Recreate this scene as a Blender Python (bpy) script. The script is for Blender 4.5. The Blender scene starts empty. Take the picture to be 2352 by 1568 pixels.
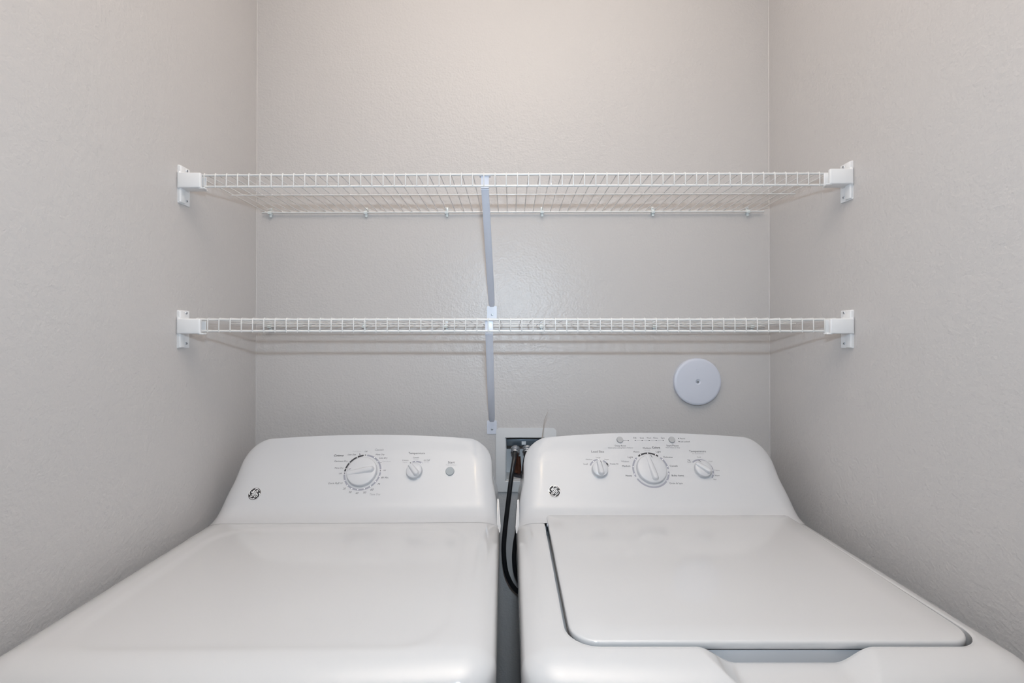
import bpy, bmesh, math, random
from mathutils import Vector, Matrix
I = 0.0254            # everything below is laid out in inches and converted once
C = bpy.context.scene.collection
random.seed(4)

# ------------------------------------------------------------ camera
cam_d = bpy.data.cameras.new('camera'); cam = bpy.data.objects.new('camera', cam_d); C.objects.link(cam)
cam.location = (0, -53.67*I, 53.6*I)
cam.rotation_euler = (math.radians(90.33), 0, 0)
cam_d.sensor_width = 36; cam_d.lens = 36*1060/2352
cam_d.shift_x = 0.0017; cam_d.shift_y = -0.0026
cam_d.clip_start = 0.02; cam_d.clip_end = 50
bpy.context.scene.camera = cam

# ------------------------------------------------------------ world and lights
vs = bpy.context.scene.view_settings
vs.view_transform = 'Standard'; vs.look = 'None'; vs.gamma = 1.0; vs.use_curve_mapping = False
vs.exposure = 0.0
world = bpy.data.worlds.new('room_glow'); bpy.context.scene.world = world; world.use_nodes = True
bg = world.node_tree.nodes['Background']; bg.inputs[0].default_value = (0.92, 0.97, 1.0, 1); bg.inputs[1].default_value = 0.04

def light(name, kind, loc, energy, color, size=None, size_y=None, aim=None, spread=None):
    d = bpy.data.lights.new(name, kind); o = bpy.data.objects.new(name, d); C.objects.link(o)
    o.location = Vector(loc)*I; d.energy = energy; d.color = color
    if kind == 'AREA':
        d.shape = 'RECTANGLE' if size_y else 'DISK'
        d.size = size*I
        if size_y: d.size_y = size_y*I
    elif size: d.shadow_soft_size = size*I
    if spread: d.spread = spread
    if aim: o.rotation_euler = (Vector(aim)*I - o.location).to_track_quat('-Z', 'Y').to_euler()
    return o
# the photographer's flash just above the lens, the warm ceiling lamp of the closet behind it
light('camera_flash', 'AREA', (0.5, -52.0, 62.0), 7.3, (0.69, 0.855, 1.0), 2.6, 1.0, aim=(0.5, 0, 60))
bounce = light('bounce_flash', 'SPOT', (0.5, -52, 66.0), 266.0, (1.0, 0.91, 0.835), 2, aim=(0.5, -46, 109))   # second flash head turned up: its light comes back off the ceiling
bounce.data.spot_size = 1.9; bounce.data.spot_blend = 1
light('ceiling_bulb', 'POINT', (1, -46.0, 105.0), 1.3, (1.0, 0.74, 0.42), 1.6)

# ------------------------------------------------------------ materials
def mat(name, col, rough=0.5, metal=0.0, coat=0.0, bump=None, spec=0.5, var=None):
    m = bpy.data.materials.new(name); m.use_nodes = True; nt = m.node_tree; b = nt.nodes['Principled BSDF']
    b.inputs['Base Color'].default_value = (*col, 1); b.inputs['Roughness'].default_value = rough
    b.inputs['Metallic'].default_value = metal; b.inputs['Coat Weight'].default_value = coat
    b.inputs['Coat Roughness'].default_value = 0.04; b.inputs['Specular IOR Level'].default_value = spec
    tc = nt.nodes.new('ShaderNodeTexCoord')
    if bump:
        last = None
        for sc, st, dist, det in bump:
            n = nt.nodes.new('ShaderNodeTexNoise'); n.inputs['Scale'].default_value = sc; n.inputs['Detail'].default_value = det
            nt.links.new(tc.outputs['Object'], n.inputs['Vector'])
            bp = nt.nodes.new('ShaderNodeBump'); bp.inputs['Strength'].default_value = st; bp.inputs['Distance'].default_value = dist
            nt.links.new(n.outputs['Fac'], bp.inputs['Height'])
            if last: nt.links.new(last.outputs['Normal'], bp.inputs['Normal'])
            last = bp
        nt.links.new(last.outputs['Normal'], b.inputs['Normal'])
    if var:
        n = nt.nodes.new('ShaderNodeTexNoise'); n.inputs['Scale'].default_value = var[0]; n.inputs['Detail'].default_value = 3
        nt.links.new(tc.outputs['Object'], n.inputs['Vector'])
        mx = nt.nodes.new('ShaderNodeMix'); mx.data_type = 'RGBA'
        mx.inputs[6].default_value = (*col, 1); mx.inputs[7].default_value = (*var[1], 1)
        nt.links.new(n.outputs['Fac'], mx.inputs[0]); nt.links.new(mx.outputs[2], b.inputs['Base Color'])
    return m
WALLB = [(170.0, 0.50, 0.0018, 2.0), (60.0, 0.28, 0.003, 1.0)]
M = dict(
    wall=mat('satin_greige_paint', (0.56, 0.535, 0.525), 0.33, bump=WALLB, spec=0.45),
    ceil=mat('white_ceiling_paint', (0.80, 0.79, 0.77), 0.8, bump=WALLB),
    floor=mat('grey_vinyl_floor', (0.30, 0.27, 0.24), 0.5, var=(9.0, (0.22, 0.19, 0.17))),
    enamel=mat('white_enamel', (0.60, 0.595, 0.60), 0.10, coat=0.5),
    plastic=mat('white_console_plastic', (0.60, 0.60, 0.615), 0.13, coat=0.15, spec=0.4),
    knob=mat('white_knob_plastic', (0.60, 0.60, 0.62), 0.34, coat=0.12),
    cabinet=mat('grey_white_cabinet_steel', (0.62, 0.62, 0.63), 0.3),
    grey_btn=mat('grey_button_plastic', (0.34, 0.37, 0.39), 0.4),
    silver_btn=mat('silver_button_plastic', (0.42, 0.42, 0.43), 0.4),
    dark=mat('dark_print', (0.035, 0.035, 0.042), 0.5),
    mid0=mat('charcoal_print', (0.045, 0.045, 0.052), 0.5),
    mid=mat('grey_print', (0.11, 0.11, 0.125), 0.5),
    lightp=mat('pale_grey_print', (0.36, 0.36, 0.38), 0.5),
    ringg=mat('lavender_grey_print', (0.33, 0.33, 0.38), 0.5),
    whitep=mat('white_print', (0.88, 0.88, 0.88), 0.4),
    badge=mat('black_badge', (0.03, 0.028, 0.032), 0.5, spec=0.25),
    chrome=mat('badge_chrome', (0.75, 0.75, 0.76), 0.2, metal=1.0),
    epoxy=mat('white_epoxy_wire', (0.72, 0.71, 0.70), 0.28, coat=0.3),
    bracket=mat('white_bracket_plastic', (0.80, 0.80, 0.81), 0.35),
    steelw=mat('white_painted_steel', (0.66, 0.68, 0.76), 0.32, coat=0.2),
    clip=mat('translucent_clip_plastic', (0.70, 0.74, 0.74), 0.25, coat=0.5),
    cover=mat('white_cover_plastic', (0.62, 0.64, 0.72), 0.38),
    boxp=mat('white_box_plastic', (0.68, 0.675, 0.68), 0.4),
    zinc=mat('zinc_metal', (0.74, 0.76, 0.80), 0.30, metal=0.75, var=(60.0, (0.5, 0.52, 0.55))),
    blue=mat('dark_blue_steel', (0.10, 0.14, 0.19), 0.3, metal=0.7, var=(40.0, (0.25, 0.28, 0.30))),
    copper=mat('copper_stub', (0.45, 0.20, 0.12), 0.35, metal=0.9, var=(50.0, (0.12, 0.05, 0.04))),
    rubber=mat('black_rubber', (0.018, 0.018, 0.020), 0.32, coat=0.1),
    wire=mat('pale_wire_sheath', (0.42, 0.38, 0.35), 0.45),
    footr=mat('grey_foot_rubber', (0.12, 0.12, 0.12), 0.7),
)

# ------------------------------------------------------------ mesh helpers (inches in, metres out)
class MB:
    def __init__(s): s.v = []; s.f = []
    def add(s, vs, fs):
        k = len(s.v); s.v += [tuple(p) for p in vs]; s.f += [tuple(i+k for i in f) for f in fs]; return s
    def box(s, x0, x1, y0, y1, z0, z1, bev=0.0):
        bm = bmesh.new(); bmesh.ops.create_cube(bm, size=1)
        for v in bm.verts: v.co = Vector(((x0+x1)/2+v.co.x*(x1-x0), (y0+y1)/2+v.co.y*(y1-y0), (z0+z1)/2+v.co.z*(z1-z0)))
        if bev: bmesh.ops.bevel(bm, geom=list(bm.edges), offset=bev, segments=3, profile=0.5, affect='EDGES')
        return s.bm(bm)
    def bm(s, bm, mtx=None):
        bm.verts.index_update()
        s.add([(mtx @ v.co) if mtx else v.co[:] for v in bm.verts], [[v.index for v in f.verts] for f in bm.faces]); bm.free(); return s
    def prism(s, pts, a, b, axis='z', bev=0.0, seg=3):
        bm = bmesh.new()
        def P(p, h): return {'z': (p[0], p[1], h), 'y': (p[0], h, p[1]), 'x': (h, p[0], p[1])}[axis]
        A = [bm.verts.new(P(p, a)) for p in pts]; B = [bm.verts.new(P(p, b)) for p in pts]; n = len(pts)
        bm.faces.new(A); top = bm.faces.new(B[::-1])
        for i in range(n): bm.faces.new((A[i], B[i], B[(i+1) % n], A[(i+1) % n]))
        if bev: bmesh.ops.bevel(bm, geom=list(top.edges), offset=bev, segments=seg, profile=0.5, affect='EDGES')
        bmesh.ops.recalc_face_normals(bm, faces=bm.faces[:])
        return s.bm(bm)
    def tube(s, pts, r, n=10, caps=True):
        pts = [Vector(p) for p in pts]; rr = r if isinstance(r, (list, tuple)) else [r]*len(pts)
        rings = []; up = None
        for i, p in enumerate(pts):
            t = (pts[min(i+1, len(pts)-1)]-pts[max(i-1, 0)]).normalized()
            if up is None: up = t.orthogonal().normalized()
            up = (up - t*up.dot(t)).normalized(); w = t.cross(up)
            rings.append([p+(up*math.cos(2*math.pi*k/n)+w*math.sin(2*math.pi*k/n))*rr[i] for k in range(n)])
        vs = [v for g in rings for v in g]; fs = []
        for i in range(len(pts)-1):
            for k in range(n): fs.append((i*n+k, i*n+(k+1) % n, (i+1)*n+(k+1) % n, (i+1)*n+k))
        if caps: fs += [tuple(range(n))[::-1], tuple((len(pts)-1)*n+k for k in range(n))]
        return s.add(vs, fs)
    def lathe(s, prof, n=48, mtx=None, close=True):   # prof: (radius, height) ; axis +z
        vs = []; fs = []
        for r, h in prof:
            for k in range(n):
                p = Vector((r*math.cos(2*math.pi*k/n), r*math.sin(2*math.pi*k/n), h)); vs.append(mtx @ p if mtx else p)
        for i in range(len(prof)-1):
            for k in range(n): fs.append((i*n+k, i*n+(k+1) % n, (i+1)*n+(k+1) % n, (i+1)*n+k))
        if close: fs += [tuple(range(n))[::-1], tuple((len(prof)-1)*n+k for k in range(n))]
        return s.add(vs, fs)
    def grid(s, fn, nu, nv):
        vs = [fn(i/(nu), j/(nv)) for j in range(nv+1) for i in range(nu+1)]; w = nu+1
        return s.add(vs, [(j*w+i, j*w+i+1, (j+1)*w+i+1, (j+1)*w+i) for j in range(nv) for i in range(nu)])
    def mesh(s, name, m, angle=40):
        me = bpy.data.meshes.new(name); me.from_pydata([(a*I, b*I, c*I) for a, b, c in s.v], [], s.f)
        me.materials.append(m); me.validate()
        me.shade_smooth()
        if angle: me.set_sharp_from_angle(angle=math.radians(angle))
        return me
def obj(name, mb, m, parent=None, angle=40, loc=None):
    me = mb.mesh(name, m, angle) if isinstance(mb, MB) else mb
    o = bpy.data.objects.new(name, me); C.objects.link(o)
    if parent: o.parent = parent
    if loc: o.location = Vector(loc)*I
    return o
def fixn(o):      # make normals point outwards
    bm = bmesh.new(); bm.from_mesh(o.data); bmesh.ops.recalc_face_normals(bm, faces=bm.faces[:]); bm.to_mesh(o.data); bm.free(); return o
def tag(o, label=None, cat=None, group=None, kind=None):
    if label: o['label'] = label
    if cat: o['category'] = cat
    if group: o['group'] = group
    if kind: o['kind'] = kind
    return o
def thing(name, label, cat, loc=(0, 0, 0), rot=(0, 0, 0), group=None):
    o = bpy.data.objects.new(name, None); C.objects.link(o); o.location = Vector(loc)*I; o.rotation_euler = rot
    o.empty_display_size = 0.05
    return tag(o, label, cat, group)
def copy_tree(o, parent=None):
    c = o.copy(); C.objects.link(c); c.parent = parent
    for ch in o.children: copy_tree(ch, c)
    return c
def rrect(x0, x1, y0, y1, r, n=6):
    P = []
    for cx, cy, a in ((x1-r, y1-r, 0), (x0+r, y1-r, 90), (x0+r, y0+r, 180), (x1-r, y0+r, 270)):
        for k in range(n+1):
            t = math.radians(a+90*k/n); P.append((cx+r*math.cos(t), cy+r*math.sin(t)))
    return P

# ------------------------------------------------------------ the closet
XL, XR, YF, ZC = -29.55, 30.16, -96.0, 109.0
BOX = (-0.55, 4.25, 37.45, 42.45)     # the opening cut for the washer outlet box: x0, x1, z0, z1
w = MB()
w.box(XL-4, BOX[0], 0, 4.5, 0, ZC); w.box(BOX[1], XR+4, 0, 4.5, 0, ZC)
w.box(BOX[0], BOX[1], 0, 4.5, 0, BOX[2]); w.box(BOX[0], BOX[1], 0, 4.5, BOX[3], ZC)
tag(obj('wall_back', w, M['wall'], angle=30), kind='structure')
tag(obj('wall_left', MB().box(XL-4, XL, YF, 0, 0, ZC), M['wall'], angle=30), kind='structure')
tag(obj('wall_right', MB().box(XR, XR+4, YF, 0, 0, ZC), M['wall'], angle=30), kind='structure')
for i, x in enumerate((XL, XR)):   # painted caulk bead in the two back corners
    tag(obj('trim_%d' % (i+1), MB().tube([(x, 0, 0), (x, 0, ZC)], 0.075, 12), M['wall']), kind='structure')
tag(obj('floor', MB().box(XL-4, XR+4, YF, 4.5, -2, 0), M['floor'], angle=30), kind='structure')
tag(obj('ceiling', MB().box(XL-4, XR+4, YF, 4.5, ZC, ZC+3), M['ceil'], angle=30), kind='structure')
for nm, (a, b, c, d) in {'baseboard_back': (XL, XR, -0.5, 0), 'baseboard_left': (XL, XL+0.5, YF, -0.5), 'baseboard_right': (XR-0.5, XR, YF, -0.5)}.items():
    tag(obj(nm, MB().box(a, b, c, d, 0, 3.2, 0.1), M['ceil']), kind='structure')

# ------------------------------------------------------------ machines
Y2, Z2 = -5.57, 38.2; AL = math.atan(0.754); SA, CA = math.sin(AL), math.cos(AL)
ZD = 36.95; YS = -7.97; YFR = -27.3; HW = 13.7     # deck height, console seam, front edge, half width
def panel(u, v, h=0.0): return (u, Y2+v*SA-h*CA, Z2+v*CA+h*SA)
PM = Matrix(((1, 0, 0, 0), (0, SA, -CA, Y2), (0, CA, SA, Z2), (0, 0, 0, 1)))   # panel (u, v, h) -> machine space
def sm(t): t = max(0.0, min(1.0, t)); return t*t*(3-2*t)
def sd_rr(x, y, x0, x1, y0, y1, r):
    qx = abs(x-(x0+x1)/2)-((x1-x0)/2-r); qy = abs(y-(y0+y1)/2)-((y1-y0)/2-r)
    return math.hypot(max(qx, 0), max(qy, 0))+min(max(qx, qy), 0)-r
AX, BX, AY, BY = 2.1, 1.15, 2.3, 1.9
def deck_base(gx, gy):
    """grid position -> (x, y, z) of the softly rolled top"""
    tx = max(0, (abs(gx)-(HW-AX))/AX); ty = max(0, ((YFR+AY)-gy)/AY)
    x, y = gx, gy
    if tx > 0 and ty > 0:
        mx, my = tx*math.sqrt(1-ty*ty/2), ty*math.sqrt(1-tx*tx/2)
        x = math.copysign(HW-AX+mx*AX, gx); y = YFR+AY-my*AY; tx, ty = mx, my
    r2 = min(1.0, tx*tx+ty*ty); wgt = 0 if r2 == 0 else ty*ty/(tx*tx+ty*ty)
    b = BX*(1-wgt)+BY*wgt
    # front edge bows forward a little towards the middle
    y -= 0.35*(1-(x/HW)**2)*sm(ty*1.0)
    z = ZD - b*(1-math.sqrt(max(0, 1-r2)))
    return x, y, z
def lines(a, b, step, fine=()):
    L = [a]; x = a
    while x < b-1e-6:
        st = step
        for c, wdt, fs in fine:
            if abs(x-c) < wdt: st = min(st, fs)
        x += st; L.append(min(x, b))
    return L
def make_deck(kind):
    fx = [(-HW, 2.2, 0.12), (HW, 2.2, 0.12)]; fy = [(YFR, 2.4, 0.12)]
    if kind == 'washer':
        fx += [(LID[0]+0.7, 1.5, 0.045), (LID[1]-0.7, 1.5, 0.045), (0.75, 5.2, 0.10)]
        fy += [(LID[2]+0.6, 1.6, 0.045), (-25.5, 1.0, 0.07)]
    X = lines(-HW, HW, 0.3, fx); Y = lines(YFR, -7.0, 0.3, fy)+[-6, -4, -2, -0.6]
    def h(x, y, z):
        if kind == 'dryer':
            s = sd_rr(x, y, -11.1, 11.2, YFR+1.75, -8.8, 3.2)
            z -= 0.07*sm(-s/0.8)
        else:
            s = sd_rr(x, y, LID[0]-0.13, LID[1]+0.10, LID[2]-0.13, -5.2, 1.7)
            g = sm((4.8-abs(x-0.72))/2.1)
            if g > 0:
                fl = ZD-0.86*g-0.05*max(0, -24.9-y); z = min(z, fl)
            if s < 0.13: z = z + (min(z, ZD-1.5)-z)*sm((0.13-s)/0.12)
            z -= 0.05*math.exp(-(max(0, s-0.12)/0.12)**2)     # softened rim
        return z
    vs = []; 
    for gy in Y:
        for gx in X:
            x, y, z = deck_base(gx, gy)
            if kind == 'washer' and z > ZD-0.3:      # pull the nearest vertices onto the rim line so that it runs clean
                S = lambda a, b: sd_rr(a, b, LID[0]-0.13, LID[1]+0.10, LID[2]-0.13, -5.2, 1.7)-0.13
                s = S(x, y)
                if abs(s) < 0.030:
                    e = 1e-3; dx = (S(x+e, y)-s)/e; dy = (S(x, y+e)-s)/e; x -= s*dx; y -= s*dy
            vs.append((x, y, h(x, y, z)))
    w = len(X); fs = [(j*w+i, j*w+i+1, (j+1)*w+i+1, (j+1)*w+i) for j in range(len(Y)-1) for i in range(w-1)]
    # skirt
    ring = [j*w for j in range(len(Y)-1, -1, -1)]+[i for i in range(1, w)]+[j*w+w-1 for j in range(1, len(Y))]
    for dz in (2.1, 2.6):
        k = len(vs); prev = ring; ring = list(range(k, k+len(prev)))
        vs += [(vs[p][0], vs[p][1], ZD-dz) for p in prev]
        fs += [(prev[i], ring[i], ring[i+1], prev[i+1]) for i in range(len(prev)-1)]
    return MB().add(vs, fs)
LID = (-10.9, 11.85, -24.75, -6.6)

PROF = []
for k in range(15):
    t = k/14; PROF.append(((1-t)**2*YS+2*t*(1-t)*-6.47+t*t*-5.72, (1-t)**2*ZD+2*t*(1-t)*37.0+t*t*38.0))
def make_console(zt, arch):
    RZ, RX = 2.45, 2.6; R, B = 2.0, 1.05
    zend = zt-arch
    rows = list(PROF)
    zz = 38.0
    while zz < zend-RZ-0.2: zz += 0.35; rows.append((Y2+0.754*(zz-Z2), zz))
    n = 18; z0 = rows[-1][1]
    for k in range(1, n+1):
        zz = z0+(zend-z0)*math.sin(k/n*math.pi/2); rows.append((Y2+0.754*(zz-Z2), zz))
    U = [i/60 for i in range(-60, 61)]
    U = [math.copysign(1-(1-abs(u))**1.5, u) for u in U]
    vs = []
    for y, z in rows:
        W = HW-0.10-0.55*sm((z-ZD)/3.0)-0.035*(z-ZD)
        qq = max(0, (z-(zend-RZ))/RZ)
        if z > zend-RZ:
            q = (z-(zend-RZ))/RZ; W -= RX*(1-math.sqrt(max(0, 1-q*q)))
        for u in U:
            x = u*W; s = W-abs(x); e = max(0, (R-s)/R)
            add = B*(1-math.sqrt(max(0, 1-min(1, e)**2)))*(1-0.8*qq*qq)
            fr = (z-ZD)/(zend-ZD)
            zb = ZD+0.015
            tx = max(0, (abs(x)-(HW-AX))/AX); zb -= BX*(1-math.sqrt(max(0, 1-tx*tx)))
            top = zend+arch*(1-(x/12.0)**2) if abs(x) < 12 else zend
            # the sides bring the foot of the console down over the rolled deck
            Z = zb+(z-ZD)*(top-zb)/(zend-ZD) if True else z
            fade = sm((z-ZD)/2.5); Zs = z+(zb-ZD)*(1-fade)+(top-zend)*fr
            vs.append((x, y+add+(top-zend)*fr*0.754, Zs))
    w = len(U); nr = len(rows)
    fs = [(j*w+i, j*w+i+1, (j+1)*w+i+1, (j+1)*w+i) for j in range(nr-1) for i in range(w-1)]
    ring = [j*w for j in range(nr)]+[(nr-1)*w+i for i in range(1, w)]+[j*w+w-1 for j in range(nr-2, -1, -1)]
    cx, cz = 0, 40.0
    for step, (dy, ins) in enumerate(((0.10, -0.05), (0.35, -0.30), (None, -0.5))):
        k = len(vs); prev = ring; ring = list(range(k, k+len(prev)))
        for p in prev:
            x, y, z = vs[p]; vs.append((x, (y+dy if dy else max(y+0.2, -0.25)), z+ins*sm((z-37.5)/4)))
        fs += [(prev[i], prev[i+1], ring[i+1], ring[i]) for i in range(len(prev)-1)]
    k = len(vs); vs.append((0, -0.25, 40.0)); fs += [(ring[i], ring[i+1], k) for i in range(len(ring)-1)]
    return MB().add(vs, fs)

TEXT={'dryer': [('Cottons', -2.863, 4.618, 0.995, 'bi'), ('Less Dry', -1.54, 4.71, 0.858, 'i'), ('Cool Down', -1.113, 5.04, 0.861, 'li'), ('Off', -0.151, 5.037, 0.301, 'mi'), ('Casuals', 1.179, 5.233, 0.945, 'gi'), ('More Dry', 1.346, 4.7, 0.919, 'i'), ('Less Dry', 1.744, 4.332, 0.855, 'i'), ('Cool Down', 2.12, 3.951, 0.831, 'li'), ('Off', 2.062, 3.007, 0.293, 'mi'), ('80 Min.', 2.224, 2.264, 0.736, 'i'), ('70', 1.711, 1.616, 0.25, 'i'), ('60', 1.135, 1.068, 0.286, 'i'), ('50', 0.464, 0.784, 0.285, 'i'), ('40', -0.274, 0.718, 0.265, 'i'), ('30', -0.947, 0.828, 0.265, 'i'), ('20', -1.588, 1.177, 0.286, 'i'), ('Time Dry', 1.519, 0.596, 1.079, 'gi'), ('Quick Fluff 10', -2.589, 1.713, 1.4, 'i'), ('Off', -2.295, 2.702, 0.291, 'mi'), ('More Dry', -2.555, 3.282, 0.9, 'i'), ('Optimum Dry', -2.507, 4.01, 1.363, 'i'), ('Temperature', 5.092, 4.835, 1.704, 'd'), ('Casuals', 5.085, 4.37, 0.618, 'm'), ('Medium', 5.093, 4.194, 0.517, 'l'), ('Cottons', 4.02, 4.073, 0.635, 'm'), ('Regular', 4.026, 3.873, 0.495, 'l'), ('Air Fluff', 6.211, 4.073, 0.636, 'mi'), ('No Heat', 6.209, 3.894, 0.515, 'l'), ('Start', 8.732, 3.834, 0.694, 'd'), ('Push to Start', 8.731, 3.565, 1.048, 'l')], 'washer': [('Load Size', -5.26, 5.029, 1.293, 'd'), ('Large', -5.281, 4.394, 0.445, 'm'), ('Medium', -6.237, 4.179, 0.648, 'm'), ('Small', -6.644, 3.682, 0.44, 'm'), ('Super', -4.43, 4.179, 0.46, 'm'), ('Precise Fill', -3.738, 3.699, 0.847, 'm'), ('Deep Rinse', -2.808, 5.674, 1.13, 'd'), ('Select when adding Fabric Softener', -2.814, 5.444, 2.599, 'm'), ('Fill', -1.154, 6.554, 0.267, 'm'), ('Soak', -0.416, 6.554, 0.431, 'm'), ('Wash', 0.318, 6.554, 0.451, 'm'), ('Rinse', 1.048, 6.554, 0.472, 'm'), ('Spin', 1.786, 6.554, 0.39, 'm'), ('Medium', -0.091, 5.418, 0.829, 'd'), ('Normal', -0.12, 5.19, 0.564, 'l'), ('Colors', 0.861, 5.47, 0.829, 'b'), ('Heavy', -1.258, 5.011, 0.623, 'd'), ('Light', 1.016, 5.019, 0.523, 'd'), ('Light', -1.966, 4.427, 0.519, 'd'), ('Medium', -2.537, 3.48, 0.808, 'd'), ('Heavy', -2.428, 2.481, 0.642, 'd'), ('Whites', -2.59, 3.967, 0.814, 'g'), ('Delicates', 1.899, 4.427, 0.918, 'd'), ('Casuals', 2.277, 3.493, 0.789, 'd'), ('Bulky Items', 2.47, 2.489, 1.207, 'd'), ('Drain & Spin', 2.142, 1.698, 1.271, 'd'), ('Start/Pause', 2.626, 5.686, 1.258, 'd'), ('Hold 3 Secs to Stop', 2.619, 5.461, 1.456, 'm'), ('Pause', 3.851, 6.488, 0.533, 'd'), ('Lid Locked', 4.04, 6.135, 0.959, 'd'), ('Temperature', 5.076, 5.065, 1.725, 'd'), ('All Cold Rinses', 5.07, 4.803, 1.203, 'l'), ('Cold', 5.061, 4.419, 0.376, 'm'), ('Tap', 3.954, 4.108, 0.273, 'm'), ('Cold', 3.949, 3.912, 0.374, 'm'), ('Cool', 6.131, 3.976, 0.374, 'm'), ('Colors', 6.546, 3.027, 0.521, 'm'), ('Warm', 6.417, 2.489, 0.484, 'm'), ('Hot', 6.095, 2.097, 0.282, 'm')]}
DOTS={'dryer': [(-1.84, 3.19, 'w', 0.055), (-1.592, 3.803, 'w', 0.055), (-0.943, 4.426, 'w', 0.055), (0.834, 4.352, 'w', 0.055), (1.246, 3.975, 'w', 0.055), (1.622, 2.398, 'w', 0.055), (1.378, 1.845, 'w', 0.055), (0.952, 1.398, 'w', 0.055), (0.373, 1.137, 'w', 0.055), (-0.251, 1.055, 'w', 0.055), (-0.853, 1.173, 'w', 0.055), (-1.332, 1.505, 'w', 0.055), (-1.697, 1.976, 'w', 0.055), (-0.148, 4.642, 'k', 0.055), (1.655, 2.96, 'k', 0.055), (-1.882, 2.733, 'k', 0.055), (5.096, 3.931, 'w', 0.05), (5.709, 3.755, 'w', 0.05), (4.571, 3.788, 'k', 0.055)], 'washer': [(-0.874, 4.667, 'w', 0.055), (-0.114, 4.84, 'w', 0.055), (0.659, 4.667, 'w', 0.055), (-1.513, 4.142, 'w', 0.055), (-1.846, 3.411, 'w', 0.055), (-1.828, 2.629, 'w', 0.055), (1.286, 1.938, 'w', 0.055), (1.595, 2.641, 'w', 0.055), (1.271, 4.142, 'w', 0.055), (1.619, 3.419, 'w', 0.055), (-1.173, 6.262, 'k', 0.055), (-0.438, 6.262, 'k', 0.055), (0.298, 6.262, 'k', 0.055), (1.033, 6.262, 'k', 0.055), (1.769, 6.262, 'k', 0.055), (-1.902, 6.254, 'k', 0.055), (3.433, 6.488, 'k', 0.055), (3.416, 6.135, 'k', 0.055), (-5.818, 3.954, 'w', 0.05), (-4.357, 3.551, 'w', 0.05), (-5.306, 4.179, 'w', 0.05), (5.813, 3.788, 'w', 0.05), (6.123, 3.041, 'w', 0.05), (6.056, 2.636, 'w', 0.05)]}
ARCS={'dryer': [(-0.115, 2.827, 1.786, 175.2, 98.9, 'k', 0.17), (-0.115, 2.827, 1.786, 83.2, 11.2, 'g', 0.17), (-0.115, 2.827, 1.786, -2.8, -169.8, 'g', 0.17), (5.125, 2.841, 1.094, 105.0, 57.7, 'g', 0.17)], 'washer': [(-0.112, 3.066, 1.77, 122.8, 57.2, 'k', 0.17), (-0.112, 3.066, 1.77, 45.1, 5.2, 'g', 0.17), (-0.112, 3.066, 1.77, -7.9, -146.7, 'g', 0.17), (-0.112, 3.066, 1.77, -158.9, 136.2, 'g', 0.17), (-5.264, 3.186, 0.967, 156.6, 95.2, 'g', 0.15), (-5.264, 3.186, 0.967, 59.0, 42.1, 'g', 0.15), (-5.264, 3.186, 0.967, 35.8, 19.8, 'k', 0.15), (5.029, 3.021, 1.11, 128.5, 90.8, 'g', 0.15), (5.029, 3.021, 1.11, 85.6, 4.2, 'g', 0.15), (5.029, 3.021, 1.11, -2.9, -40.7, 'g', 0.15)]}
LINES={'dryer': [(-0.782, 4.813, -0.698, 4.644, 'k', 0.06), (1.489, 3.821, 1.63, 3.849, 'g', 0.03)], 'washer': [(-1.071, 6.262, 1.667, 6.262, 'l', 0.03), (-2.409, 6.254, -1.996, 6.254, 'g', 0.03)]}

# printed marks -----------------------------------------------------------------
def text_faces(s, bold=False, shear=0.0):
    cu = bpy.data.curves.new('t', 'FONT'); cu.body = s; cu.size = 1; cu.shear = shear; cu.resolution_u = 2
    cu.offset = 0.024 if bold else 0.0; cu.space_character = 1.03
    o = bpy.data.objects.new('t', cu); me = o.to_mesh()
    V = [v.co[:2] for v in me.vertices]; F = [tuple(p.vertices) for p in me.polygons]
    o.to_mesh_clear(); bpy.data.objects.remove(o); bpy.data.curves.remove(cu)
    return V, F
STY = {'d': ('mid0', False, 0), 'b': ('dark', True, 0), 'm': ('mid', False, 0), 'l': ('light', False, 0), 'g': ('light', True, 0),
       'i': ('mid0', False, .25), 'bi': ('dark', True, .25), 'mi': ('mid', False, .25), 'li': ('light', False, .25), 'gi': ('light', True, .25)}
def seg_strip(mb, pts, wd, h, cap=True):
    L = []; R_ = []
    for i, p in enumerate(pts):
        a = pts[max(i-1, 0)]; b = pts[min(i+1, len(pts)-1)]; dx, dy = b[0]-a[0], b[1]-a[1]; l = math.hypot(dx, dy) or 1
        ww = wd[i]/2 if isinstance(wd, (list, tuple)) else wd/2
        L.append(panel(p[0]-dy/l*ww, p[1]+dx/l*ww, h)); R_.append(panel(p[0]+dy/l*ww, p[1]-dx/l*ww, h))
    n = len(pts); mb.add(L+R_, [(i, n+i, n+i+1, i+1) for i in range(n-1)])
    if cap:
        for j, p in ((0, pts[0]), (-1, pts[-1])): disc(mb, p[0], p[1], (wd[j] if isinstance(wd, (list, tuple)) else wd)/2, h-0.0004)
def disc(mb, u, v, r, h, n=14):
    mb.add([panel(u+r*math.cos(2*math.pi*k/n), v+r*math.sin(2*math.pi*k/n), h) for k in range(n)], [tuple(range(n))])
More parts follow.
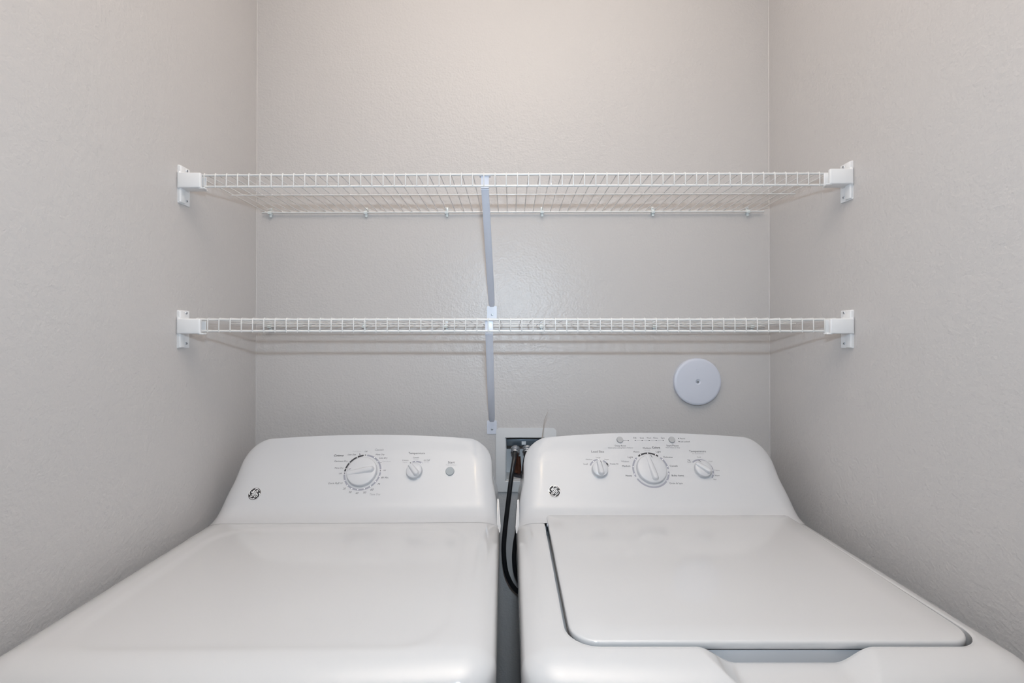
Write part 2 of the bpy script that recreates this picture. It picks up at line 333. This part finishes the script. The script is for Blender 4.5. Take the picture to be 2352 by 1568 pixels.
def print_panel(kind, root):
    cols = {k: MB() for k in ('dark', 'mid0', 'mid', 'light')}
    for s, u, v, wdt, st in TEXT[kind]:
        c, bold, sh = STY[st]; V, F = text_faces(s, bold, sh)
        x0 = min(p[0] for p in V); x1 = max(p[0] for p in V); k = wdt/(x1-x0)
        hh = 0.36   # half of the cap height, em units
        if any(ch in 'tfdkhlbTLCDSPFWRMHO' for ch in s): hh = 0.36
        cols[c].add([panel(u+(p[0]-(x0+x1)/2)*k, v+(p[1]-hh)*k, 0.012) for p in V], F)
    wh = MB(); bl = MB()
    for cu, cv, r, a, b, c, wd in ARCS[kind]:
        if b > a: b -= 360
        n = max(6, int((a-b)/5)); pts = [(cu+r*math.cos(math.radians(a+(b-a)*i/n)), cv+r*math.sin(math.radians(a+(b-a)*i/n))) for i in range(n+1)]
        a1 = MB(); seg_strip(a1, pts, wd, 0.010)
        tag(obj('scale_arc', a1, M['dark' if c == 'k' else 'ringg'], root, angle=None), 'black arc beside the knob' if c == 'k' else 'grey arc beside the knob')
    for u, v, c, r in DOTS[kind]: disc(wh if c == 'w' else bl, u, v, r*0.98, 0.016)
    for a, b, c, d, col, wd in LINES[kind]: seg_strip({'k': bl, 'g': cols['mid'], 'l': cols['light']}[col], [(a, b), (c, d)], wd, 0.013, False)
    for k, m, l in (('dark', 'dark', 'bold black lettering'), ('mid0', 'mid0', 'dark grey lettering'), ('mid', 'mid', 'small grey lettering'), ('light', 'lightp', 'pale grey lettering')):
        if cols[k].v: tag(obj('printed_lettering', cols[k], M[m], root, angle=None), l, kind='stuff')
    tag(obj('scale_dots', wh, M['whitep'], root, angle=None), 'white dots on the arcs', kind='stuff')
    tag(obj('indicator_dots', bl, M['dark'], root, angle=None), 'small black dots and ticks', kind='stuff')

def badge(u, v, r, root):
    b = MB().lathe([(r*1.0, 0.0), (r*1.0, 0.03), (r*0.97, 0.05), (r*0.9, 0.055)], 40, PM @ Matrix.Translation((u, v, 0)))
    bd = tag(obj('badge', b, M['chrome'], root), 'round chrome-rimmed maker badge')
    obj('badge_field', MB().lathe([(r*0.93, 0.05), (r*0.93, 0.062)], 40, PM @ Matrix.Translation((u, v, 0))), M['badge'], bd)
    wm = MB()
    def T(x, y): return (u+(x-980)/290*r, v-(y-622)/275*r)
    def stroke(P, ws):
        # smooth through the points
        Q = []
        for i in range(len(P)-1):
            p0 = P[max(i-1, 0)]; p1 = P[i]; p2 = P[i+1]; p3 = P[min(i+2, len(P)-1)]
            for k in range(5):
                t = k/5; Q.append(tuple(0.5*(2*p1[c]+(p2[c]-p0[c])*t+(2*p0[c]-5*p1[c]+4*p2[c]-p3[c])*t*t+(3*p1[c]-p0[c]-3*p2[c]+p3[c])*t**3) for c in (0, 1)))
        Q.append(P[-1]); n = len(Q)
        w = [(ws[0]+(ws[1]-ws[0])*i/(n-1))/290*r for i in range(n)]
        seg_strip(wm, [T(*q) for q in Q], w, 0.068)
    stroke([(828, 520), (835, 565), (880, 590), (920, 565), (925, 530), (900, 510)], (26, 34))
    stroke([(880, 560), (875, 520), (905, 480), (950, 485), (980, 530), (965, 590), (945, 650), (930, 700), (900, 750), (855, 750), (840, 715), (875, 665), (925, 635), (1000, 600)], (30, 26))
    stroke([(1085, 545), (1098, 505), (1065, 478), (1030, 500), (1022, 550), (1050, 590), (1105, 598)], (28, 24))
    stroke([(1105, 600), (1040, 620), (998, 660), (990, 710), (1030, 755), (1090, 760), (1142, 720), (1135, 660), (1085, 645), (1055, 680), (1080, 705)], (24, 30))
    for P in ([(945, 422), (975, 402), (1040, 400), (1110, 440), (1180, 500)], [(1192, 598), (1225, 625), (1245, 690), (1225, 760), (1170, 815)],
              [(1028, 822), (1000, 842), (930, 845), (860, 815), (790, 760)], [(765, 650), (738, 615), (728, 540), (760, 470), (830, 415)]):
        stroke(P, (44, 12))
    obj('badge_monogram', wm, M['whitep'], bd, angle=None)

def knob(u, v, r, ang, root, label, tick=True, base=0.0):
    mt = PM @ Matrix.Translation((u, v, 0))
    big = r > 1.2; hh = 0.42 if big else 0.5
    pr = [(r*1.01, 0.0), (r*1.01, 0.06), (r, 0.10), (r*0.98, hh*0.70), (r*0.955, hh*0.86), (r*0.91, hh*0.93), (r*0.5, hh*0.985), (r*0.02, hh)]
    kb = tag(obj('control_knob', MB().lathe(pr, 64, mt), M['knob'], root), label)
    if base: obj('knob_seat', MB().lathe([(r*1.06, 0.0), (r*1.05, 0.03), (r*1.01, 0.045)], 64, mt), M['plastic'], kb)
    rt = mt @ Matrix.Rotation(math.radians(ang), 4, 'Z')
    # raised grip: slim towards the pointer, rounded and tallest at the tail; x runs from tail to pointer
    bm = bmesh.new(); n = 26; hw = (0.23 if big else 0.21); L = r*0.95; tl = r*0.78
    rings = []
    for lev, (off, h) in enumerate(((0.16, hh*0.75), (0.06, hh+0.08), (0.0, hh+0.24), (-0.05, hh+0.29), (-0.11, hh+0.305))):
        pts = []
        for k in range(n):
            a = -math.pi/2+math.pi*k/(n-1)
            pts.append((-tl+hw-(hw+off)*math.cos(a), (hw+off)*math.sin(a)))   # round tail
        pts += [(L*0.55, hw+off), (L-0.02, hw*0.95+off*0.4), (L-0.02, -hw*0.95-off*0.4), (L*0.55, -hw-off)]
        rr = []
        for x, y in pts:
            f = (x+tl)/(L+tl); z = h if lev == 0 else h-(0.30 if big else 0.22)*sm(f)*(lev > 0)*min(1, lev/2)
            rr.append(bm.verts.new((x, y, max(z, hh*0.6))))
        rings.append(rr)
    m = len(rings[0])
    for a, b in zip(rings, rings[1:]):
        for k in range(m): bm.faces.new((a[k], a[(k+1) % m], b[(k+1) % m], b[k]))
    bm.faces.new(rings[-1]); bm.faces.new(rings[0][::-1])
    bmesh.ops.recalc_face_normals(bm, faces=bm.faces[:])
    obj('grip', MB().bm(bm, rt), M['knob'], kb, angle=50)
    return kb
def tick_on(kb, kind_pts, h):
    t = MB(); (a, b), (c, d) = kind_pts; seg_strip(t, [(a, b), (c, d)], 0.045, h, False); obj('pointer_mark', t, M['mid0'], kb, angle=None)
def button(u, v, r, root, m, label):
    mt = PM @ Matrix.Translation((u, v, 0))
    tag(obj('push_button', MB().lathe([(r*1.02, 0), (r*1.02, 0.05), (r, 0.13), (r*0.93, 0.17), (r*0.6, 0.165), (r*0.02, 0.16)], 40, mt), M[m], root), label)

def make_machine(kind, label, cat, loc, rz, zt, arch, zoff=0.0):
    root = thing('clothes_dryer' if kind == 'dryer' else 'washing_machine', label, cat, loc, (0, 0, rz))
    body = MB().prism(rrect(-13.3, 13.3, -26.9, -1.2, 1.7, 6), 0.9, 34.6, 'z')
    obj('cabinet', body, M['cabinet'], root)
    for x in (-12, 12):
        for y in (-25.5, -2.6): obj('levelling_foot', MB().lathe([(0.95, 0), (0.95, 0.5), (0.4, 0.6), (0.4, 1.2)], 16, Matrix.Translation((x, y, 0))), M['footr'], root)
    fixn(obj('top_deck', make_deck(kind), M['enamel'], root, angle=60))
    fixn(obj('control_console', make_console(zt, arch), M['plastic'], root, angle=50))
    for s in ((1,) if kind == 'dryer' else (-1,)):
        bm = bmesh.new()
        P = [(13.45, -7.5, 35.7), (13.76, -7.4, 35.7), (13.76, -3.2, 35.7), (13.45, -3.2, 35.7), (13.45, -7.3, 36.1), (13.80, -7.0, 36.2), (13.60, -5.4, 38.3), (13.45, -5.3, 38.3)]
        V = [bm.verts.new((s*a, b, c)) for a, b, c in P]
        for f in ((0, 1, 2, 3), (4, 5, 6, 7), (0, 1, 5, 4), (1, 2, 6, 5), (2, 3, 7, 6), (3, 0, 4, 7)): bm.faces.new([V[i] for i in f])
        bmesh.ops.recalc_face_normals(bm, faces=bm.faces[:])
        bmesh.ops.bevel(bm, geom=list(bm.edges), offset=0.06, segments=2, affect='EDGES')
        obj('console_end_cap', MB().bm(bm), M['enamel'], root)
    print_panel(kind, root)
    return root

dryer = make_machine('dryer', 'white clothes dryer on the left with a plain closed top and round start button', 'dryer', (-14.8, -3.3, 0), math.radians(0.8), 43.72, 0.48)
k = knob(-0.145, 2.83, 1.50, -170.3, dryer, 'large white timer knob')
tick_on(k, ((-1.42, 2.98), (-1.1, 3.10)), 0.40)
k = knob(5.095, 2.86, 0.80, 129.2, dryer, 'small white temperature knob', base=1)
button(8.662, 2.864, 0.43, dryer, 'grey_btn', 'round grey start button')
badge(-10.18, 0.686, 0.60, dryer)

washer = make_machine('washer', 'white top-loading washing machine on the right with a hinged lid and three knobs', 'washing machine', (14.3, -3.3, 0), 0.0, 43.90, 0.55)
k = knob(-5.278, 3.05, 0.80, 95.0, washer, 'small white load size knob', base=1)
tick_on(k, ((-5.2, 3.80), (-5.16, 3.58)), 0.62)
k = knob(-0.07, 3.09, 1.49, 99.0, washer, 'large white cycle knob')
tick_on(k, ((0.03, 4.50), (0.14, 4.22)), 0.42)
k = knob(5.1, 3.09, 0.86, 138.0, washer, 'white wash temperature knob', base=1)
tick_on(k, ((4.7, 3.86), (4.92, 3.68)), 0.58)
button(-2.779, 6.311, 0.34, washer, 'silver_btn', 'round grey rinse button')
button(2.677, 6.307, 0.34, washer, 'silver_btn', 'round grey start button')
badge(-9.96, 0.895, 0.60, washer)
# lid
def make_lid():
    x0, x1, y0, y1 = LID; rows = []; r = 1.6
    def outline(ins, n=8):
        P = []
        for cx, cy, a, rr in ((x1-r, y1-0.4, 0, 0.4), (x0+0.4, y1-0.4, 90, 0.4), (x0+r, y0+r, 180, r), (x1-r, y0+r, 270, r)):
            cx = x1-rr if a in (0, 270) else x0+rr
            for k in range(n+1):
                t = math.radians(a+90*k/n); q = max(rr-ins, 0.02); P.append((cx+q*math.cos(t)-(0 if rr > ins else 0), cy+q*math.sin(t)))
        return P
    def zt(x, y): return ZD+0.06+0.22*(y-y0)/(y1-y0)+0.05*(1-((x-(x0+x1)/2)/11.5)**2)
    L = []
    for ins, dz in ((0.03, -0.44), (0.0, -0.40), (0.0, -0.14), (0.03, -0.07), (0.08, -0.025), (0.16, 0.0)):
        L.append([(x, y, zt(x, y)+dz) for x, y in outline(ins)])
    vs = [p for l in L for p in l]; m = len(L[0]); fs = []
    for i in range(len(L)-1):
        for k in range(m): fs.append((i*m+k, i*m+(k+1) % m, (i+1)*m+(k+1) % m, (i+1)*m+k))
    # top skin: shrink rings towards the centre so that the crown stays smooth
    last = list(range((len(L)-1)*m, len(L)*m)); cx, cy = (x0+x1)/2, (y0+y1)/2
    for q in (0.85, 0.6, 0.3, 0.08):
        k0 = len(vs); ring = []
        for p in last if q == 0.85 else base: pass
        if q == 0.85: base = last[:]
        for p in base:
            bx, by, _ = vs[p]; x = cx+(bx-cx)*q; y = cy+(by-cy)*q; vs.append((x, y, zt(x, y)))
        ring = list(range(k0, k0+m))
        fs += [(last[k], last[(k+1) % m], ring[(k+1) % m], ring[k]) for k in range(m)]; last = ring
    fs.append(tuple(last)); fs.append(tuple(range(m))[::-1])
    return MB().add(vs, fs)
lid = fixn(obj('lid', make_lid(), M['enamel'], washer, angle=50)); tag(lid, 'flat hinged white lid')
obj('tub_cover_edge', MB().box(LID[0]+1.5, LID[1]-1.5, LID[2]+0.14, LID[2]+0.3, 35.3, 36.45, 0.03), M['plastic'], washer)
h = MB().tube([(-10.95, -7.9, 36.75), (-10.55, -7.9, 36.75)], 0.16, 12)
tag(obj('hinge_pin', h, M['steelw'], washer))

# ------------------------------------------------------------ outlet box, hoses, wire
box = thing('washer_outlet_box', 'white recessed washer outlet box in the wall between the two machines', 'outlet box', (0, 0, 0))
fr = MB(); fo = rrect(-1.58, 5.26, 36.28, 43.54, 0.45, 6); fi = rrect(BOX[0], BOX[1], BOX[2], BOX[3], 0.06, 6)
n = len(fo)
def loopz(P, y): return [(a, y, b) for a, b in P]
def off(P, d):
    cx = sum(p[0] for p in P)/len(P); cz = sum(p[1] for p in P)/len(P); return [(p[0]+math.copysign(d, p[0]-cx), p[1]+math.copysign(d, p[1]-cz)) for p in P]
L = [loopz(fo, -0.01), loopz(fo, -0.14), loopz(off(fo, -0.07), -0.22), loopz(off(fi, 0.06), -0.22), loopz(fi, -0.16), loopz(fi, 0.3)]
fr.add([p for l in L for p in l], [(i*n+k, i*n+(k+1) % n, (i+1)*n+(k+1) % n, (i+1)*n+k) for i in range(len(L)-1) for k in range(n)])
fixn(obj('face_frame', fr, M['boxp'], box, angle=18))
b = MB(); x0, x1, z0, z1 = BOX; t = 0.08
b.box(x0, x1, 3.3, 3.4, z0, z1); b.box(x0, x0+t, 0.25, 3.3, z0, z1); b.box(x1-t, x1, 0.25, 3.3, z0, z1); b.box(x0, x1, 0.25, 3.3, z0, z0+t); b.box(x0, x1, 0.25, 3.3, z1-t, z1)
obj('recessed_tub', b, M['boxp'], box)
obj('valve_rail', MB().box(x0+0.1, x1-0.1, 1.0, 1.5, 41.25, 42.05, 0.05), M['blue'], box)
obj('paper_tag', MB().box(1.35, 1.85, 0.94, 0.99, 41.4, 41.8), M['whitep'], box)
for x in (0.62, 2.15):
    v = MB().tube([(x, 1.6, 40.9), (x, 0.7, 40.9)], 0.36, 16).tube([(x, 1.2, 40.9), (x, 1.2, 38.1)], 0.30, 14)
    obj('supply_valve', v, M['copper'] if x < 1 else M['zinc'], box)
    obj('valve_stem', MB().tube([(x, 1.2, 40.9), (x, 1.2, 41.3)], 0.2, 12), M['zinc'], box)
obj('drain_fitting', MB().lathe([(1.0, 0), (1.0, 0.25), (0.8, 0.3)], 24, Matrix.Translation((1.3, 1.8, z0+t))), M['dark'], box)
obj('pipe_stub', MB().tube([(0.95, 1.9, 37.6), (1.0, 1.7, 38.6), (0.9, 1.8, 39.8)], 0.34, 12), M['copper'], box)

def hose(label, start, pts, r):
    root = thing('supply_hose', label, 'hose', start)
    S = Vector(start)
    P = [Vector(p)-S for p in pts]; Q = []
    for i in range(len(P)-1):
        p0, p1, p2, p3 = P[max(i-1, 0)], P[i], P[i+1], P[min(i+2, len(P)-1)]
        for k in range(8):
            t_ = k/8; Q.append(0.5*(2*p1+(p2-p0)*t_+(2*p0-5*p1+4*p2-p3)*t_*t_+(3*p1-p0-3*p2+p3)*t_**3))
    Q.append(P[-1])
    obj('hose_pipe', MB().tube(Q, r, 18), M['rubber'], root)
    d = (Q[3]-Q[0]).normalized(); rot = d.to_track_quat('Z', 'Y').to_matrix().to_4x4()
    nut = MB().lathe([(0.2, -0.12), (0.50, -0.10), (0.54, 0.0), (0.54, 0.10), (0.46, 0.16), (0.42, 0.20), (0.46, 0.26), (0.46, 0.36), (0.36, 0.42), (0.34, 0.52), (0.28, 0.56)], 28, rot)
    cp = obj('hose_coupling', nut, M['zinc'], root)
    obj('crimp_sleeve', MB().lathe([(r+0.02, 0.45), (r+0.05, 0.5), (r+0.05, 1.05), (r+0.02, 1.1)], 20, rot), M['rubber'], cp)
    return root
hose("black rubber supply hose hanging in the gap between dryer and washer", (0.609, 0.23, 41.108), [(0.609, 0.23, 41.108), (0.554, -0.17, 40.798), (0.446, -1.07, 40.123), (0.196, -1.67, 38.859), (-0.097, -2.07, 36.789), (-0.387, -2.27, 34.44), (-0.628, -2.37, 32.309), (-0.724, -2.37, 30.383), (-0.533, -2.17, 28.36), (-0.097, -1.87, 26.901), (0.538, -1.67, 25.823), (1.372, -1.57, 25.183), (2.597, -1.57, 24.988)], 0.255)
hose("black rubber supply hose mostly hidden behind the washer", (1.98, 0.23, 41.21), [(1.98, 0.23, 41.21), (1.915, -0.17, 40.698), (1.694, -0.77, 39.847), (1.437, -1.07, 37.947), (1.337, -1.07, 35.475), (0.893, -0.97, 32.47), (0.545, -0.97, 30.491), (0.446, -0.97, 28.76), (0.694, -0.97, 27.03), (1.388, -0.97, 25.794), (2.379, -0.97, 25.3)], 0.255)
wr = thing('loose_wire', 'thin pale bent wire sticking up behind the washer console', 'wire', (3.4, -4.0, 42))
WP = [Vector(p)-Vector((3.4, -4.0, 42)) for p in [(4.102, -3.07, 45.874), (3.744, -3.07, 45.016), (3.631, -2.97, 43.997), (3.542, -2.87, 43.261), (3.267, -2.67, 40.341)]]
obj('wire_strand', MB().tube(WP[:3], [0.035, 0.04, 0.05], 8), M['wire'], wr)
obj('wire_sheath', MB().tube(WP[2:], 0.06, 8), M['wire'], wr)

# ------------------------------------------------------------ round cover plate
cp = thing('round_cover_plate', 'round white blank cover plate screwed to the wall above the washer', 'cover plate', (21.62, 0, 48.95))
R90 = Matrix.Rotation(math.radians(90), 4, 'X')
obj('plate', MB().lathe([(2.72, 0), (2.74, 0.20), (2.70, 0.42), (2.60, 0.50), (2.42, 0.53), (0.32, 0.53), (0.24, 0.46), (0.16, 0.40)], 72, R90), M['cover'], cp)
def screw(parent, mtx, r=0.13, m='zinc'):
    s = MB().lathe([(r*0.9, -0.05), (r, 0.0), (r*0.8, r*0.35), (r*0.35, r*0.42)], 16, mtx)
    o = obj('screw', s, M[m], parent)
    obj('screw_slot', MB().bm(slotbm(r), mtx), M['dark'], o)
    return o
def slotbm(r):
    bm = bmesh.new(); bmesh.ops.create_cube(bm, size=1, matrix=Matrix.Translation((0, 0, r*0.42)) @ Matrix.Diagonal((r*1.1, r*0.22, r*0.06, 1)))
    bmesh.ops.create_cube(bm, size=1, matrix=Matrix.Translation((0, 0, r*0.42)) @ Matrix.Diagonal((r*0.22, r*1.1, r*0.06, 1))); return bm
screw(cp, R90 @ Matrix.Translation((0, 0, 0.44)), 0.17)
obj('mould_dimple', MB().lathe([(0.07, 0.525), (0.06, 0.545), (0.02, 0.55)], 12, R90 @ Matrix.Translation((-0.15, 1.45, 0))), M['cover'], cp)

# ------------------------------------------------------------ wire shelves
YT, YM, YB = -12.30, -6.85, -0.36
def shelf(label, zs, tilt, xfirst, pitch=0.0):
    """zs: height of the front top rod at x = 0; xfirst: x of the first front wire"""
    root = thing('wire_shelf', label, 'shelf', (0, 0, zs-12.3*pitch), (-pitch, -tilt, 0))
    obj('front_top_rod', MB().tube([(-28.9, YT, 0), (29.5, YT, 0)], 0.101, 12), M['epoxy'], root)
    obj('front_lip_rod', MB().tube([(-28.9, YT, -1.02), (29.5, YT, -1.02)], 0.101, 12), M['epoxy'], root)
    obj('middle_rod', MB().tube([(-28.3, YM, -0.06), (28.95, YM, -0.06)], 0.060, 10), M['epoxy'], root)
    obj('back_rod', MB().tube([(-28.7, YB, -0.02), (29.35, YB, -0.02)], 0.10, 12), M['epoxy'], root)
    rw = 0.047; zt = 0.094+rw*0.7
    P = [(0, YB+0.08, zt), (0, YT+0.25, zt), (0, YT+0.05, zt+0.01), (0, YT-0.09, zt-0.02), (0, YT-0.15, zt-0.10), (0, YT-0.155, -0.3), (0, YT-0.155, -1.08), (0, YT-0.12, -1.12)]
    me = MB().tube(P, rw, 8).mesh('cross_wire', M['epoxy'])
    for i in range(-1, 57):
        o = obj('cross_wire', me, None, root); o.location.x = (xfirst+i*1.0022)*I
    return root
shelf('upper white wire shelf spanning the closet, seen from below with its wires fanning out', 53.6+14.99, 0.0028, -27.42)
shelf('lower white wire shelf spanning the closet at eye level', 53.6+1.955, 0.0, -27.03, 0.0155)

def end_bracket(side):
    """side -1: on the left wall (local +x points into the closet)"""
    root = thing('shelf_end_bracket', 'x', 'bracket')
    s = -side
    pl = MB().prism(rrect(-12.78, -11.36, -2.56, 0.84, 0.08, 3), 0.0, s*0.14, 'x', 0.04)
    fixn(obj('wall_plate', pl, M['bracket'], root))
    fixn(obj('plate_rib', MB().box(min(0, s*0.30), max(0, s*0.30), -12.78, -12.15, -2.50, 0.78, 0.07), M['bracket'], root))
    # cup gripping the rods: front, top, bottom and outer end, open towards the shelf
    c = MB()
    a, b_ = (0.0, 1.62)
    def bx(x0, x1, y0, y1, z0, z1, bev=0.05):
        xs = sorted((s*x0, s*x1)); c.box(xs[0], xs[1], y0, y1, z0, z1, bev)
    bx(0.1, 2.12, -12.95, -12.62, -1.27, 0.06, 0.09); bx(0.1, 0.9, -12.8, -11.7, -0.02, 0.06); bx(0.1, 2.08, -12.8, -11.8, -1.27, -1.17, 0.05); bx(1.9, 2.42, -12.85, -12.45, -1.33, -1.22, 0.03)
    bx(0.1, 2.06, -12.05, -11.93, -1.2, -0.02, 0.04); bx(0.05, 0.25, -12.9, -11.6, -1.3, 0.22)
    obj('rod_cup', c, M['bracket'], root)
    for z in (0.62, -2.14):
        screw(root, Matrix.Translation((s*0.14, -11.78, z)) @ Matrix.Rotation(s*math.radians(90), 4, 'Y') @ Matrix.Rotation(0.6, 4, 'Z'), 0.13)
    return root
zu, zl = 53.6+14.99, 53.6+1.955
bl = end_bracket(-1); bl.location = Vector((XL, 0, zu-0.10))*I
tag(bl, 'white plastic bracket on the left wall holding the upper shelf', 'bracket', 'shelf end brackets')
b2 = copy_tree(bl); b2.location = Vector((XL, 0, zl))*I; b2['label'] = 'white plastic bracket on the left wall holding the lower shelf'
br = end_bracket(1); br.location = Vector((XR, -0.40, zu+0.10))*I
tag(br, 'white plastic bracket on the right wall holding the upper shelf', 'bracket', 'shelf end brackets')
b4 = copy_tree(br); b4.location = Vector((XR, -0.40, zl))*I; b4['label'] = 'white plastic bracket on the right wall holding the lower shelf'

# support braces
def brace(label, xf, xb, zf, zb):
    """from the front rods (x = xf, lip rod height zf) down and back to the wall (x = xb, z = zb)"""
    root = thing('shelf_support_brace', label, 'brace', (xb, 0, zb), group='diagonal shelf braces')
    A = Vector((xf-xb, YT+0.05, zf-zb-0.25)); B = Vector((0, -0.28, 0.0))
    d = (B-A); L_ = d.length; d.normalize(); side = Vector((1, 0, 0)); side = (side-d*side.dot(d)).normalized(); nrm = side.cross(d)  # faces down-front or up-back
    if nrm.y > 0: nrm = -nrm
    def sec(p, hw, dp):    # U section, open at the back
        prof = [(-hw, dp), (-hw, 0.05), (-hw+0.07, 0), (hw-0.07, 0), (hw, 0.05), (hw, dp), (hw-0.06, dp), (hw-0.06, 0.07), (-hw+0.06, 0.07), (-hw+0.06, dp)]
        return [p+side*a-nrm*b for a, b in prof]
    R_ = [sec(A+d*(L_*t_), hw, dp) for t_, hw, dp in ((0, 0.34, 0.34), (0.2, 0.35, 0.34), (0.6, 0.36, 0.32), (0.93, 0.36, 0.26), (0.975, 0.33, 0.18), (1.0, 0.24, 0.10))]
    k = 10; vs = [v for r_ in R_ for v in r_]
    fs = [(i*k+j, i*k+(j+1) % k, (i+1)*k+(j+1) % k, (i+1)*k+j) for i in range(len(R_)-1) for j in range(k)]+[tuple(range(k)), tuple(5*k+j for j in range(k))]
    fixn(obj('strut', MB().add(vs, fs), M['steelw'], root, angle=50))
    hk = MB(); ax = xf-xb
    hk.box(ax-0.36, ax+0.36, YT+0.10, YT+0.17, zf-zb-0.35, zf-zb+0.95, 0.02)
    hk.box(ax-0.36, ax+0.36, YT-0.12, YT+0.17, zf-zb-0.24, zf-zb-0.13, 0.03)
    hk.box(ax-0.50, ax-0.06, YT-0.02, YT+0.45, zf-zb+0.90, zf-zb+0.96, 0.02); hk.box(ax+0.06, ax+0.50, YT-0.02, YT+0.45, zf-zb+0.90, zf-zb+0.96, 0.02)
    tag(obj('rod_hook', hk, M['steelw'], root))
    ft = MB().prism(rrect(-0.56, 0.56, -1.42, 0.12, 0.10, 4), -0.01, -0.09, 'y')
    fixn(obj('foot_plate', ft, M['steelw'], root))
    screw(root, Matrix.Translation((0.02, -0.09, -0.88)) @ R90, 0.14)
    return root
brace('white diagonal steel brace under the upper shelf', -2.28, -2.13, zu-1.02, 53.6+4.0)
brace('white diagonal steel brace under the lower shelf, its foot beside the outlet box', -1.90, -2.13, zl-1.02, 53.6-9.3)

# wall clips at the back rods
def clip(loc):
    root = thing('wall_clip', 'x', 'clip', loc)
    c = MB().box(-0.17, 0.17, -0.20, -0.01, -0.05, 0.62, 0.04).box(-0.20, 0.20, -0.56, -0.01, -0.20, -0.10, 0.04)
    c.tube([(-0.19, -0.36, 0), (0.19, -0.36, 0)], 0.17, 14)
    obj('clip_body', c, M['clip'], root)
    kx = MB().box(-0.10, 0.16, -0.34, -0.02, -0.52, -0.16, 0.06)
    obj('clip_catch', kx, M['clip'], root)
    obj('nail_head', MB().lathe([(0.10, 0.0), (0.10, 0.05), (0.04, 0.07)], 12, Matrix.Translation((0, -0.2, 0.45)) @ R90), M['zinc'], root)
    return root
ordn = ('first', 'second', 'third', 'fourth', 'fifth', 'sixth')
first = None
for lv, xs, z, tl in (('upper', (620, 840, 1026, 1245, 1500, 1718), zu, 0.0028), ('lower', (620, 837, 1025, 1243, 1502, 1727), zl, 0.0)):
    for i, px in enumerate(xs):
        x = (px-1172)/19.85; loc = (x, 0, z-0.02+x*tl-(0.19 if lv == 'lower' else 0))
        if first is None: first = clip(loc); o = first
        else: o = copy_tree(first); o.location = Vector(loc)*I
        tag(o, '%s small clear white clip from the left on the back rod of the %s shelf' % (ordn[i], lv), 'clip', 'wall clips of the %s shelf' % lv)
